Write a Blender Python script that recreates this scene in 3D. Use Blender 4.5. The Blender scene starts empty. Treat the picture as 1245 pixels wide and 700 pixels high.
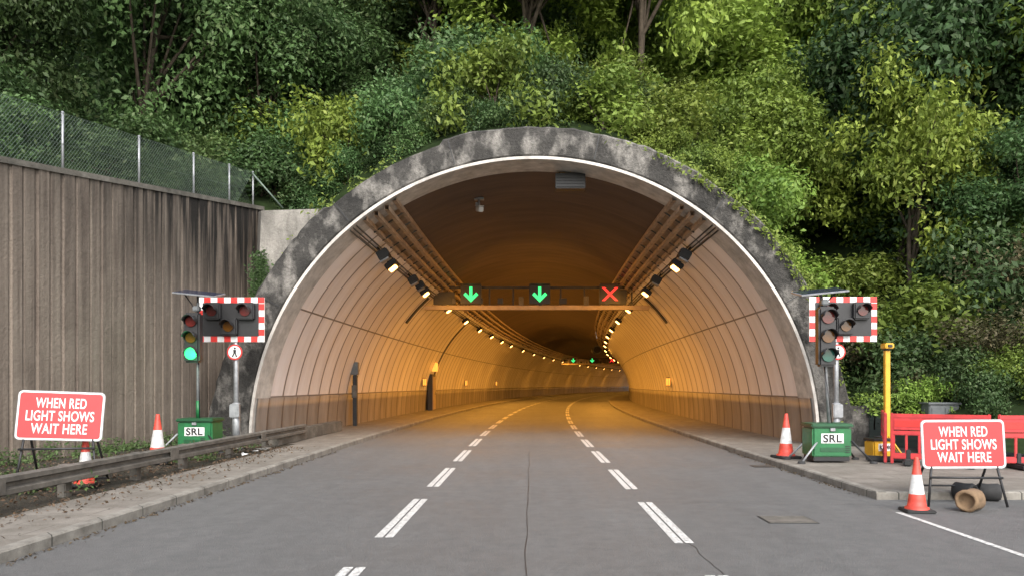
import bpy, bmesh, math, random
import numpy as np
from mathutils import Vector, Matrix, noise, Euler
random.seed(7); np.random.seed(7)
S=bpy.context.scene
COL=S.collection
# ------------------------------------------------------------------ materials
def newmat(name):
    m=bpy.data.materials.new(name); m.use_nodes=True
    nt=m.node_tree; b=nt.nodes['Principled BSDF']; return m,nt,b
def N(nt,t,**k):
    n=nt.nodes.new(t)
    for a,v in k.items(): setattr(n,a,v)
    return n
def L(nt,a,b): nt.links.new(a,b)
def math_(nt,op,a,b=None,c=None):
    n=N(nt,'ShaderNodeMath',operation=op)
    for i,v in enumerate((a,b,c)):
        if v is None: continue
        if isinstance(v,(int,float)): n.inputs[i].default_value=v
        else: L(nt,v,n.inputs[i])
    return n.outputs[0]
def mix(nt,f,a,b,mode='MIX'):
    n=N(nt,'ShaderNodeMix',data_type='RGBA',blend_type=mode)
    for i,v in ((0,f),(6,a),(7,b)):
        if isinstance(v,(int,float)): n.inputs[i].default_value=v
        elif isinstance(v,tuple): n.inputs[i].default_value=(*v[:3],1)
        else: L(nt,v,n.inputs[i])
    return n.outputs[2]
def coords(nt,kind='Object',scale=(1,1,1)):
    t=N(nt,'ShaderNodeTexCoord'); m=N(nt,'ShaderNodeMapping'); m.inputs['Scale'].default_value=scale
    if kind=='World':
        g=N(nt,'ShaderNodeNewGeometry'); L(nt,g.outputs['Position'],m.inputs[0])
    else: L(nt,t.outputs[kind],m.inputs[0])
    return m.outputs[0]
def noise_(nt,vec,scale,detail=6,rough=.6,lo=0.,hi=1.):
    n=N(nt,'ShaderNodeTexNoise'); n.inputs['Scale'].default_value=scale; n.inputs['Detail'].default_value=detail
    n.inputs['Roughness'].default_value=rough
    if vec is not None: L(nt,vec,n.inputs['Vector'])
    r=N(nt,'ShaderNodeMapRange'); r.inputs[1].default_value=lo; r.inputs[2].default_value=hi; L(nt,n.outputs[0],r.inputs[0])
    return r.outputs[0]
def bump(nt,b,h,strength=.3,dist=.02):
    n=N(nt,'ShaderNodeBump'); n.inputs['Strength'].default_value=strength; n.inputs['Distance'].default_value=dist
    L(nt,h,n.inputs['Height']); L(nt,n.outputs[0],b.inputs['Normal'])
def simple(name,col,rough=.5,metal=0.,var=.25,scale=6,spec=.5,em=None,es=0):
    m,nt,b=newmat(name)
    v=coords(nt,'World'); n=noise_(nt,v,scale,6,.65,.3,.7)
    d=tuple(c*(1-var) for c in col); u=tuple(min(1,c*(1+var*.6)) for c in col)
    L(nt,mix(nt,n,d,u),b.inputs['Base Color'])
    b.inputs['Roughness'].default_value=rough; b.inputs['Metallic'].default_value=metal
    b.inputs['Specular IOR Level'].default_value=spec
    if em: b.inputs['Emission Color'].default_value=(*em,1); b.inputs['Emission Strength'].default_value=es
    return m

def mat_concrete(name,dark,mid,light,streak=(3,3,.35),thr=(.42,.62),bs=.5,topdark=None,grime=.45):
    m,nt,b=newmat(name)
    v=coords(nt,'World'); vs=coords(nt,'World',streak)
    n1=noise_(nt,v,1.1,8,.7,.35,.65); n2=noise_(nt,vs,1.6,6,.6,*thr); n3=noise_(nt,v,14,6,.7,.3,.7)
    c=mix(nt,n1,dark,mid); c=mix(nt,n2,c,light); c=mix(nt,math_(nt,'MULTIPLY',n3,grime),c,dark)
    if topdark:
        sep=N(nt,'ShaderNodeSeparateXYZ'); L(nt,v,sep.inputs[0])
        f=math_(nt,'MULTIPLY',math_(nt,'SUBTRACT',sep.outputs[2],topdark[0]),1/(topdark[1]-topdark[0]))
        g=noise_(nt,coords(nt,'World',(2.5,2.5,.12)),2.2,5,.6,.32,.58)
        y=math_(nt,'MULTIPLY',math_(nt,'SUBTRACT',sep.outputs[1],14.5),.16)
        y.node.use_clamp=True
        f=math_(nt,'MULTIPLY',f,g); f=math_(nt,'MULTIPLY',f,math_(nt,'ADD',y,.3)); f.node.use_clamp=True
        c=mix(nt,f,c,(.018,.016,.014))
    L(nt,c,b.inputs['Base Color']); b.inputs['Roughness'].default_value=.92; b.inputs['Specular IOR Level'].default_value=.25
    bump(nt,b,math_(nt,'ADD',n3,n1),bs,.03)
    return m
M={}
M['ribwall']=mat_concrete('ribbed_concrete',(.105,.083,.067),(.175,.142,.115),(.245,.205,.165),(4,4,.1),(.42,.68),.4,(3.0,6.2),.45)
M['portal']=mat_concrete('weathered_concrete',(.028,.027,.025),(.085,.08,.073),(.32,.30,.27),(1.3,1.3,.8),(.48,.68),.9,None,.55)
M['wing']=mat_concrete('pale_concrete',(.12,.112,.10),(.26,.245,.215),(.38,.36,.32),(1.5,1.5,.5),(.4,.7),.6)
M['upstand']=mat_concrete('upstand_concrete',(.07,.065,.055),(.15,.135,.115),(.23,.215,.185),(3,1,1),(.45,.7),.4)

def asphalt():
    m,nt,b=newmat('asphalt'); v=coords(nt,'World')
    n1=noise_(nt,v,.3,5,.65,.38,.62); n2=noise_(nt,v,60,3,.75,.3,.7); n3=noise_(nt,coords(nt,'World',(1.4,.05,1)),1.3,5,.6,.4,.62)
    n4=noise_(nt,v,4,9,.78,.4,.62); n5=noise_(nt,v,18,8,.8,.35,.65)
    c=mix(nt,n1,(.084,.086,.086),(.118,.118,.116)); c=mix(nt,math_(nt,'MULTIPLY',n3,.6),c,(.068,.069,.07))
    c=mix(nt,math_(nt,'MULTIPLY',n2,.7),c,(.19,.187,.18)); c=mix(nt,math_(nt,'MULTIPLY',n4,.4),c,(.05,.05,.051))
    c=mix(nt,math_(nt,'MULTIPLY',n5,.25),c,(.16,.158,.15))
    L(nt,c,b.inputs['Base Color']); b.inputs['Specular IOR Level'].default_value=.4
    r=math_(nt,'MULTIPLY_ADD',n1,.12,.60); L(nt,r,b.inputs['Roughness'])
    bump(nt,b,n2,.9,.012); return m
M['asphalt']=asphalt()
def paint(name,col,wear=.38):
    m,nt,b=newmat(name); v=coords(nt,'World'); n=noise_(nt,v,22,6,.75,.40,wear+.2); n2=noise_(nt,v,3,5,.6,.3,.7)
    c=mix(nt,n,(.18,.18,.175),col); c=mix(nt,math_(nt,'MULTIPLY',n2,.4),c,(.36,.35,.33))
    L(nt,c,b.inputs['Base Color']); b.inputs['Roughness'].default_value=.65; return m
M['paint']=paint('road_paint',(.64,.63,.60))
M['tar']=simple('tar_seal',(.025,.025,.026),.5,0,.3,10)
def paving():
    m,nt,b=newmat('paving_concrete'); v=coords(nt,'World')
    br=N(nt,'ShaderNodeTexBrick'); br.inputs['Scale'].default_value=1.; br.inputs['Mortar Size'].default_value=.008
    br.inputs['Brick Width'].default_value=.9; br.inputs['Row Height'].default_value=.6
    br.inputs['Color1'].default_value=(.155,.14,.12,1); br.inputs['Color2'].default_value=(.20,.18,.155,1); br.inputs['Mortar'].default_value=(.05,.045,.035,1)
    L(nt,v,br.inputs['Vector']); n=noise_(nt,v,2.2,8,.7,.35,.62); n3=noise_(nt,v,40,4,.7,.3,.7)
    c=mix(nt,math_(nt,'MULTIPLY',n,.7),br.outputs[0],(.07,.06,.045)); c=mix(nt,math_(nt,'MULTIPLY',n3,.3),c,(.23,.21,.18))
    L(nt,c,b.inputs['Base Color']); b.inputs['Roughness'].default_value=.9; bump(nt,b,n3,.4,.01); return m
M['paving']=paving()
def kerbm():
    m,nt,b=newmat('kerb_concrete'); v=coords(nt,'World'); n=noise_(nt,v,3,8,.7,.35,.65)
    sep=N(nt,'ShaderNodeSeparateXYZ'); L(nt,v,sep.inputs[0])
    fr=math_(nt,'FRACT',math_(nt,'MULTIPLY',math_(nt,'ADD',sep.outputs[0],sep.outputs[1]),1/.915)); j=math_(nt,'LESS_THAN',fr,.02)
    c=mix(nt,n,(.11,.10,.085),(.24,.225,.195)); c=mix(nt,j,c,(.03,.03,.025))
    L(nt,c,b.inputs['Base Color']); b.inputs['Roughness'].default_value=.88; bump(nt,b,noise_(nt,v,30,4,.7,.3,.7),.4,.008); return m
M['kerb']=kerbm()
def dirt():
    m,nt,b=newmat('verge_dirt'); v=coords(nt,'World'); n=noise_(nt,v,2,9,.75,.35,.65); n2=noise_(nt,v,18,6,.7,.35,.65)
    c=mix(nt,n,(.032,.023,.016),(.085,.065,.045)); c=mix(nt,math_(nt,'MULTIPLY',n2,.5),c,(.035,.045,.016))
    L(nt,c,b.inputs['Base Color']); b.inputs['Roughness'].default_value=1; bump(nt,b,n2,1,.05); return m
M['dirt']=dirt()
M['soil']=simple('hill_soil',(.018,.030,.010),1,0,.5,3.5,.1)
M['ground']=simple('ground_grass',(.06,.08,.03),1,0,.4,.8,.1)

def panel(name,base,alt,per_u,per_v,rough,su=.022,sv=.03,dirtc=(.16,.11,.07),dirt=.5,bsn=0.25,off_v=0.):
    m,nt,b=newmat(name); tc=N(nt,'ShaderNodeTexCoord'); sep=N(nt,'ShaderNodeSeparateXYZ'); L(nt,tc.outputs['UV'],sep.inputs[0])
    u=math_(nt,'MULTIPLY',sep.outputs[0],1/per_u); vv=math_(nt,'MULTIPLY',math_(nt,'ADD',sep.outputs[1],off_v),1/per_v)
    fu=math_(nt,'LESS_THAN',math_(nt,'FRACT',u),su/per_u); fv=math_(nt,'LESS_THAN',math_(nt,'FRACT',vv),sv/per_v)
    s=math_(nt,'MAXIMUM',fu,fv)
    cb=N(nt,'ShaderNodeCombineXYZ'); L(nt,math_(nt,'FLOOR',u),cb.inputs[0]); L(nt,math_(nt,'FLOOR',vv),cb.inputs[1])
    wn=N(nt,'ShaderNodeTexWhiteNoise',noise_dimensions='2D'); L(nt,cb.outputs[0],wn.inputs['Vector'])
    c=mix(nt,wn.outputs[0],base,alt)
    mp=N(nt,'ShaderNodeMapping'); mp.inputs['Scale'].default_value=(1.6,.35,1); L(nt,tc.outputs['UV'],mp.inputs[0])
    n=noise_(nt,mp.outputs[0],1.0,7,.65,.38,.68); c=mix(nt,math_(nt,'MULTIPLY',n,dirt),c,dirtc)
    gr=math_(nt,'SUBTRACT',1.,math_(nt,'MULTIPLY',math_(nt,'FRACT',u),2.5)); gr.node.use_clamp=True
    c=mix(nt,math_(nt,'MULTIPLY',gr,.25),c,dirtc)
    c=mix(nt,math_(nt,'MULTIPLY',s,.85),c,(.06,.042,.033))
    L(nt,c,b.inputs['Base Color']); b.inputs['Roughness'].default_value=rough
    h=math_(nt,'SUBTRACT',math_(nt,'MULTIPLY',wn.outputs[0],.15),s); bump(nt,b,h,bsn,.02)
    return m
M['panel']=panel('enamel_panel',(.76,.70,.67),(.86,.81,.78),1.2,2.6,.34,.11,.05,(.40,.31,.26),.32)
M['dado']=panel('dado_panel',(.23,.20,.175),(.32,.28,.245),1.2,9.,.5,.11,.04,(.09,.07,.055),.6)
M['ceil']=panel('vault_concrete',(.088,.055,.038),(.105,.066,.045),6.,50.,.85,.10,.05,(.045,.029,.021),.7,.15,20)
M['tray']=simple('cable_tray_steel',(.38,.28,.20),.5,.1,.4,3)
M['dark']=simple('dark_steel',(.022,.022,.023),.5,.2,.3,8)
M['black']=simple('black_plastic',(.016,.016,.017),.45,0,.3,9)
M['blackrub']=simple('black_rubber',(.02,.02,.02),.8,0,.4,12)
M['grey']=simple('galvanised_steel',(.30,.31,.32),.5,.5,.3,7)
M['paintgrey']=simple('grey_painted_steel',(.12,.13,.135),.5,.1,.25,5)
M['beam']=simple('gantry_paint',(.36,.27,.18),.5,0,.3,3)
M['trim']=simple('pale_trim',(.46,.43,.39),.6,0,.4,3)
M['red']=simple('red_reflective_sheet',(.36,.024,.026),.45,0,.15,3)
M['redborder']=simple('red_check',(.52,.025,.02),.4,0,.15,5)
M['white']=simple('white_sheet',(.62,.62,.61),.45,0,.18,5)
M['orange']=simple('cone_orange',(.50,.05,.03),.55,0,.4,9)
M['sleeve']=simple('cone_sleeve',(.46,.46,.445),.5,0,.35,9)
M['green']=simple('green_cabinet_paint',(.012,.12,.038),.45,0,.3,4)
M['greend']=simple('green_cabinet_lid',(.010,.07,.026),.45,0,.25,4)
M['yellow']=simple('yellow_paint',(.60,.33,.02),.45,0,.15,4)
M['plred']=simple('red_plastic',(.44,.028,.03),.5,0,.3,4)
M['rust']=simple('rusty_barrier',(.11,.10,.085),.8,.1,.5,5)
M['brown']=simple('sandbag_cloth',(.17,.11,.06),.9,0,.4,10)
M['solar']=simple('solar_cell',(.02,.025,.05),.15,0,.2,9)
M['lens_off']=simple('unlit_lens',(.09,.012,.010),.15,0,.2,9)
M['lens_amb']=simple('unlit_amber_lens',(.10,.04,.006),.15,0,.2,9)
M['lens_grn']=simple('unlit_green_lens',(.01,.08,.06),.15,0,.2,9)
M['g_on']=simple('green_signal_lit',(.0,.3,.1),.3,em=(.08,1,.28),es=1.5)
M['g_far']=simple('green_signal_led',(.0,.3,.1),.3,em=(.06,1,.26),es=1.3)
M['r_on']=simple('red_signal_led',(.3,.0,.0),.3,em=(1,.04,.03),es=1.7)
M['lamp']=simple('sodium_lens',(.8,.5,.2),.3,em=(1,.50,.12),es=11)
M['orsign']=simple('lit_orange_sign',(.8,.4,.1),.4,em=(1,.42,.06),es=1.2)
M['wire']=simple('fence_wire',(.13,.17,.14),.5,.3,.3,9)
M['bark']=simple('bark',(.07,.055,.04),.95,0,.5,6,.2)
M['label']=simple('label_black',(.01,.01,.01),.5)

def leafmat(name,c1,c2,c3,tl=.3):
    m,nt,b=newmat(name); at=N(nt,'ShaderNodeAttribute',attribute_name='tint'); oi=N(nt,'ShaderNodeObjectInfo')
    s=N(nt,'ShaderNodeSeparateColor'); L(nt,at.outputs['Color'],s.inputs[0])
    c=mix(nt,s.outputs[0],c1,c2); c=mix(nt,math_(nt,'MULTIPLY',s.outputs[1],.55),c,c3)
    hs=N(nt,'ShaderNodeHueSaturation'); L(nt,c,hs.inputs['Color'])
    L(nt,math_(nt,'MULTIPLY_ADD',oi.outputs['Random'],.035,.478),hs.inputs['Hue'])
    wn=N(nt,'ShaderNodeTexWhiteNoise',noise_dimensions='1D'); L(nt,oi.outputs['Random'],wn.inputs['W'])
    L(nt,math_(nt,'MULTIPLY_ADD',wn.outputs[0],.72,.68),hs.inputs['Value'])
    L(nt,hs.outputs[0],b.inputs['Base Color']); b.inputs['Roughness'].default_value=.55; b.inputs['Specular IOR Level'].default_value=.25
    tr=N(nt,'ShaderNodeBsdfTranslucent'); L(nt,hs.outputs[0],tr.inputs[0]); ms=N(nt,'ShaderNodeMixShader'); ms.inputs[0].default_value=tl
    L(nt,b.outputs[0],ms.inputs[1]); L(nt,tr.outputs[0],ms.inputs[2]); L(nt,ms.outputs[0],nt.nodes['Material Output'].inputs[0]); return m
M['leafA']=leafmat('leaf_dark_green',(.034,.068,.022),(.085,.150,.046),(.17,.21,.10))
M['leafB']=leafmat('leaf_bright_green',(.080,.135,.022),(.200,.285,.048),(.32,.38,.10))
M['leafC']=leafmat('leaf_reddish',(.055,.055,.025),(.11,.11,.05),(.16,.12,.06))
M['dead']=leafmat('dead_leaf',(.04,.025,.014),(.09,.06,.035),(.13,.10,.06),.05)
# ------------------------------------------------------------------ geometry helpers
def empty(name,loc=(0,0,0),rz=0):
    e=bpy.data.objects.new(name,None); e.location=loc; e.rotation_euler=(0,0,rz); e.empty_display_size=.2; COL.objects.link(e); return e
def mobj(name,verts,faces,mat,parent=None,smooth=False,uvs=None):
    me=bpy.data.meshes.new(name); me.from_pydata([tuple(v) for v in verts],[],faces); 
    if mat is not None: me.materials.append(mat)
    if smooth: me.polygons.foreach_set('use_smooth',[True]*len(me.polygons))
    if uvs is not None:
        ul=me.uv_layers.new(name='UVMap'); vi=np.zeros(len(me.loops),dtype=np.int32); me.loops.foreach_get('vertex_index',vi)
        ul.data.foreach_set('uv',np.array(uvs,dtype=np.float32)[vi].ravel())
    o=bpy.data.objects.new(name,me); COL.objects.link(o)
    if parent: o.parent=parent
    return o
def frombm(name,bm,mat,parent,smooth=False):
    me=bpy.data.meshes.new(name); bm.to_mesh(me); bm.free()
    if mat: me.materials.append(mat)
    if smooth: me.polygons.foreach_set('use_smooth',[True]*len(me.polygons))
    o=bpy.data.objects.new(name,me); COL.objects.link(o)
    if parent: o.parent=parent
    return o
def box(name,c,s,mat,parent=None,bev=.008,rot=None,taper=None):
    bm=bmesh.new(); bmesh.ops.create_cube(bm,size=1)
    for v in bm.verts:
        if taper and v.co.z>0: v.co.x*=taper; v.co.y*=taper
        v.co=Vector((v.co.x*s[0],v.co.y*s[1],v.co.z*s[2]))
    if bev: bmesh.ops.bevel(bm,geom=bm.edges[:],offset=min(bev,min(s)*.3),segments=2,affect='EDGES')
    R=Euler(rot).to_matrix().to_4x4() if rot else Matrix.Identity(4)
    bmesh.ops.transform(bm,matrix=Matrix.Translation(c)@R,verts=bm.verts)
    return frombm(name,bm,mat,parent)
def tube(name,p0,p1,r0,mat,parent=None,r1=None,seg=14,smooth=True):
    p0=Vector(p0);p1=Vector(p1); r1=r0 if r1 is None else r1
    bm=bmesh.new(); d=p1-p0
    bmesh.ops.create_cone(bm,cap_ends=True,segments=seg,radius1=r0,radius2=r1,depth=d.length)
    q=d.to_track_quat('Z','Y').to_matrix().to_4x4()
    bmesh.ops.transform(bm,matrix=Matrix.Translation((p0+p1)/2)@q,verts=bm.verts)
    o=frombm(name,bm,mat,parent)
    for p in o.data.polygons: p.use_smooth= smooth and len(p.vertices)==4
    return o
def lathe(name,prof,mat,parent=None,seg=28,loc=(0,0,0),mats=None,midx=None):
    vs=[];fs=[]
    for r,z in prof:
        for i in range(seg):
            a=2*math.pi*i/seg; vs.append((loc[0]+r*math.cos(a),loc[1]+r*math.sin(a),loc[2]+z))
    for j in range(len(prof)-1):
        for i in range(seg):
            fs.append((j*seg+i,j*seg+(i+1)%seg,(j+1)*seg+(i+1)%seg,(j+1)*seg+i))
    o=mobj(name,vs,fs,mat,parent,True)
    if mats:
        for m in mats[1:]: o.data.materials.append(m)
        for j in range(len(prof)-1):
            for i in range(seg): o.data.polygons[j*seg+i].material_index=midx[j]
    return o
def text(name,s,size,loc,mat,parent,rot=(math.pi/2,0,0),ext=.002,bold=.0,width=None):
    cu=bpy.data.curves.new(name,'FONT'); cu.body=s; cu.size=size; cu.align_x='CENTER'; cu.align_y='CENTER'; cu.extrude=ext; cu.offset=bold
    cu.space_character=1.06
    o=bpy.data.objects.new(name+'_c',cu); COL.objects.link(o)
    bpy.context.view_layer.update()
    me=bpy.data.meshes.new_from_object(o.evaluated_get(bpy.context.evaluated_depsgraph_get()))
    bpy.data.objects.remove(o); me.materials.clear(); me.materials.append(mat)
    xs=[v.co.x for v in me.vertices]; w=max(xs)-min(xs); cx=(max(xs)+min(xs))/2; ysc=[v.co.y for v in me.vertices]; cy=(max(ysc)+min(ysc))/2
    k=(width/w) if width else 1
    for v in me.vertices: v.co.x=(v.co.x-cx)*k; v.co.y-=cy
    ob=bpy.data.objects.new(name,me); COL.objects.link(ob); ob.location=loc; ob.rotation_euler=rot
    if parent: ob.parent=parent
    return ob
def poly(name,pts,y,mat,parent,th=.02):
    n=len(pts); vs=[(p[0],y-th,p[1]) for p in pts]+[(p[0],y,p[1]) for p in pts]
    fs=[tuple(range(n)),tuple(range(2*n-1,n-1,-1))]+[(i,i+n,(i+1)%n+n,(i+1)%n) for i in range(n)]
    return mobj(name,vs,fs,mat,parent)
def rrect(cx,cz,w,h,r,seg=6):
    pts=[]
    for ox,oz,a0 in ((1,1,0),(-1,1,90),(-1,-1,180),(1,-1,270)):
        for i in range(seg+1):
            a=math.radians(a0+90*i/seg); pts.append((cx+ox*(w/2-r)+r*math.cos(a),cz+oz*(h/2-r)+r*math.sin(a)))
    return pts
# ------------------------------------------------------------------ camera
F=899.; H=1.7
cam=bpy.data.cameras.new('camera'); co=bpy.data.objects.new('camera',cam); COL.objects.link(co); S.camera=co
cam.sensor_width=36; cam.lens=36*F/1245; cam.shift_x=-22.5/1245; cam.shift_y=118/1245; cam.clip_end=5000; cam.clip_start=.05
co.location=(0,0,H); co.rotation_euler=(math.pi/2,0,0)
# ------------------------------------------------------------------ alignment
def xc(y): return .1+max(0,y-20)**2/1080
def sweep(name,prof,ys,mat,parent=None,smooth=True,follow=True):
    vs=[];uv=[];fs=[];n=len(prof); arc=[0]
    for i in range(1,n): arc.append(arc[-1]+math.dist(prof[i],prof[i-1]))
    for y in ys:
        for (px,pz),a in zip(prof,arc):
            vs.append(((xc(y) if follow else 0)+px,y,pz)); uv.append((y,a))
    for j in range(len(ys)-1):
        for i in range(n-1): fs.append((j*n+i,j*n+i+1,(j+1)*n+i+1,(j+1)*n+i))
    return mobj(name,vs,fs,mat,parent,smooth,uv)
ys_all=[-40,-20,0,5,10,15,20]+list(np.arange(22,238,2.))
ys_t=[19.6,20]+list(np.arange(22,238,2.))
g=mobj('ground',[(-2500,-2500,-.04),(2500,-2500,-.04),(2500,2500,-.04),(-2500,2500,-.04)],[(0,1,2,3)],M['ground'])
sweep('road',[(-5.15+i*(10.2/12),0) for i in range(13)],ys_all,M['asphalt'],None,False)
mobj('layby_road',[(5.15,-40,0),(17,-40,0),(17,11.05,0),(5.15,11.05,0)],[(0,1,2,3)],M['asphalt'])
mk=empty('road_markings')
def strip(name,off0,off1,y0,y1,z=.004,mat=None,par=mk):
    ys=list(np.linspace(y0,y1,max(2,int((y1-y0)/1.5)+1)))
    return sweep(name,[(off0,z),(off1,z)],ys,mat or M['paint'],par,False)
for off,st in ((-1.74,8.26),(1.56,7.96)):
    k=-4
    while st+4.15*k<225:
        y0=st+4.15*k; 
        for d in (-.105,.012): strip('lane_dash',off+d,off+d+.092,y0,y0+2.8)
        k+=1
for o in (4.78,): strip('edge_line',o,o+.08,-10,9.9)
sm=empty('tar_seams')
def seam(x0,y0,x1,y1,w=.012,n=60):
    vs=[];fs=[]
    for i in range(n):
        t=i/(n-1); x=x0+(x1-x0)*t+.04*noise.noise((t*14,x0,0)); y=y0+(y1-y0)*t+.04*noise.noise((t*9,x0,5)); ww=w*(.5+1.2*abs(noise.noise((t*30,y0,2))))
        if abs(x1-x0)>abs(y1-y0): vs+=[(x,y-ww,.003),(x,y+ww,.003)]
        else: vs+=[(x-ww,y,.003),(x+ww,y,.003)]
    for i in range(n-1): fs.append((2*i,2*i+1,2*i+3,2*i+2))
    mobj('seam',vs,fs,M['tar'],sm)
seam(-.05,2,-.03,19,.008); seam(-5,20.8,5,20.6,.02); seam(1.9,10.8,5,10.5,.005); seam(1.75,4,1.72,8.2,.008)
mh=empty('manhole_cover',(3.25,9.35,0))
box('frame',(0,0,.003),(.62,.5,.006),M['dark'],mh,0); box('plate',(0,0,.007),(.58,.46,.006),M['rust'],mh,0)
dr=empty('drain_grate',(4.85,15.5,0)); box('frame',(0,0,.004),(.4,.4,.008),M['dark'],dr,0)
for i in range(6): box('bar',(-.15+i*.06,0,.01),(.02,.34,.004),M['rust'],dr,0)
def kerbprof(x0,sgn):
    return [(x0,-.02),(x0,.10),(x0+sgn*.02,.12),(x0+sgn*.14,.122),(x0+sgn*.141,.0)]
sweep('kerb',kerbprof(-5.15,-1),ys_all,M['kerb'],None,False)
ysr=[11.0,13,16,20]+list(np.arange(22,238,2.))
sweep('kerb',kerbprof(5.05,1),ysr,M['kerb'],None,False)
vs=[];
for x in (5.15,17):
    for (yy,zz) in ((11.0,-.02),(11.0,.10),(11.02,.12),(11.15,.122)): vs.append((x,yy,zz))
mobj('kerb',vs,[(i,i+4,i+5,i+1) for i in range(3)],M['kerb'])
sweep('pavement',[(-5.29,.116),(-6.45,.116)],[-40,-20,0,5,10,15,20],M['paving'],None,False)
sweep('pavement',[(-5.29,.116),(-7.6,.116)],ys_t[1:],M['paving'],None,False)
sweep('pavement',[(5.19,.116),(7.6,.116)],[11.15,14,17,20]+ys_t[2:],M['paving'],None,False)
mobj('pavement',[(7.7,11.15,.116),(17,11.15,.116),(17,15.8,.116),(7.7,19.5,.116)],[(0,1,2,3)],M['paving'])
def wallx(y): return -10.2+.174*(y-14.3)
def wtop(y): return 6.0+(y-14.3)*.138
vs=[];fs=[];ny=110;nx=14
for j in range(ny):
    y=-6+j*.245
    for i in range(nx):
        t=i/(nx-1); x0=-6.35; x1=wallx(y)-.1; x=x0+(x1-x0)*t
        vs.append((x,y,.105+.10*t+ (.05*noise.noise((x*2,y*2,0))+.03*noise.noise((x*7,y*7,0)))*min(1,t*5)))
for j in range(ny-1):
    for i in range(nx-1): a=j*nx+i; fs.append((a,a+1,a+nx+1,a+nx))
mobj('verge',vs,fs,M['dirt'],None,True)
# ------------------------------------------------------------------ tunnel
R=7.45; ZC=.2
def arcp(a0,a1,r,n): return [(r*math.sin(math.radians(a0+(a1-a0)*i/(n-1))),ZC+r*math.cos(math.radians(a0+(a1-a0)*i/(n-1)))) for i in range(n)]
tun=empty('road_tunnel')
ad=math.degrees(math.acos((1.35-ZC)/R))
for sg,nm in ((-1,'left'),(1,'right')):
    sweep('wall_panels_'+nm,arcp(sg*ad,sg*37.5,R,20),ys_t,M['panel'],tun)
    p=[(x-sg*.05,z) for x,z in arcp(sg*90,sg*ad,R,5)]; p=[(p[0][0],.0)]+p+[(p[-1][0]+sg*.06,p[-1][1]+.01)]
    sweep('wall_dado_'+nm,p,ys_t,M['dado'],tun)
    sweep('tray_back_'+nm,arcp(sg*37.5,sg*30,R+.1,4),ys_t,M['tray'],tun)
    for a,d in ((37.3,.02),(34.8,.10),(32.3,.12),(30.0,.02)):
        c=arcp(sg*a,sg*a,R-d,2)[0]; w=.06
        sweep('cable_tray_'+nm,[(c[0]-w,c[1]-.05),(c[0]+w,c[1]-.05),(c[0]+w,c[1]+.07),(c[0]-w,c[1]+.07),(c[0]-w,c[1]-.05)],ys_t,M['tray'],tun,False)
    y=21
    while y<120:
        c0=arcp(sg*38,sg*38,R-.06,2)[0]; c1=arcp(sg*30,sg*30,R-.06,2)[0]
        tube('tray_bracket',(xc(y)+c0[0],y,c0[1]),(xc(y)+c1[0],y,c1[1]),.022,M['rust'],tun,seg=6); y+=1.2 if y<50 else 5
    for j in (0,1,2):
        c=arcp(sg*(39.5+.8*j),sg*(39.5+.8*j),R-.03,2)[0]; w=.014
        sweep('cable_'+nm,[(c[0]-w,c[1]-w),(c[0]+w,c[1]-w),(c[0]+w,c[1]+w),(c[0]-w,c[1]+w)],ys_t,M['rust'],tun,False)
sweep('vault',arcp(-30,30,R+.05,26),ys_t,M['ceil'],tun)
for yy,aa in ((33.9,(42,54)),(48,(40,89))):
    for sg in (-1,1):
        pr=arcp(sg*aa[0],sg*aa[1],R-.06,14); vs=[];fs=[]
        for (x,z) in pr:
            vs+=[(xc(yy)+x,yy,z),(xc(yy)+x,yy+.35,z),(xc(yy)+x*1.02,yy,ZC+(z-ZC)*1.02),(xc(yy)+x*1.02,yy+.35,ZC+(z-ZC)*1.02)]
        for i in range(len(pr)-1):
            a=4*i;b=a+4; fs+=[(a,a+1,b+1,b),(a,b,b+2,a+2),(a+1,a+3,b+3,b+1)]
        if yy<40 or sg<0: mobj('service_rib',vs,fs,M['rust'] if yy>40 else M['dark'],tun)
na=150
def ring(name,prof_fn,mat,par):
    vs=[];fs=[]
    angs=[-90+180*i/na for i in range(na+1)]
    ext=[('d',-90)]+[('a',a) for a in angs]+[('d',90)]
    for k,(t,a) in enumerate(ext):
        pr=prof_fn(a)
        for (r,y) in pr:
            x=.1+r*math.sin(math.radians(a)); z=ZC+r*math.cos(math.radians(a))
            if t=='d': z=-.1
            vs.append((x,y,z))
    n=len(pr)
    for k in range(len(ext)-1):
        for i in range(n-1): fs.append((k*n+i,(k+1)*n+i,(k+1)*n+i+1,k*n+i+1))
    return mobj(name,vs,fs,mat,par)
def pp(a):
    ro=8.33+.06*noise.noise((a*.12,3,1))+.05*noise.noise((a*.5,1,1))
    if -42<a<-17: ro-=.12
    if a>75: ro+=.012*(a-75)
    if a<-60: ro+=.012*(-60-a)
    j=lambda s:.03*noise.noise((a*.35,s,4))
    return [(7.53,20.4),(7.53,19.56),(7.58,19.5+j(1)),(7.9,19.49+j(2)),(8.2,19.5+j(3)),(ro-.06,19.5+j(4)),(ro,19.57+j(5)),(ro+.02,21),(ro+.02,23.6)]
ring('portal_ring',pp,M['portal'],tun)
ring('portal_trim',lambda a:[(7.44,20.6),(7.44,19.45),(7.515,19.45),(7.53,19.52)],M['trim'],tun)
for a in (-62,-40,-16,12,38,61):
    s,c=math.sin(math.radians(a)),math.cos(math.radians(a))
    vs=[];
    for r in (7.6,8.25):
        for d in (-.010,.010): vs.append((.1+r*s+d*c,19.45,ZC+r*c-d*s))
    mobj('portal_joint',vs,[(0,1,3,2)],M['dark'],tun)
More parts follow.
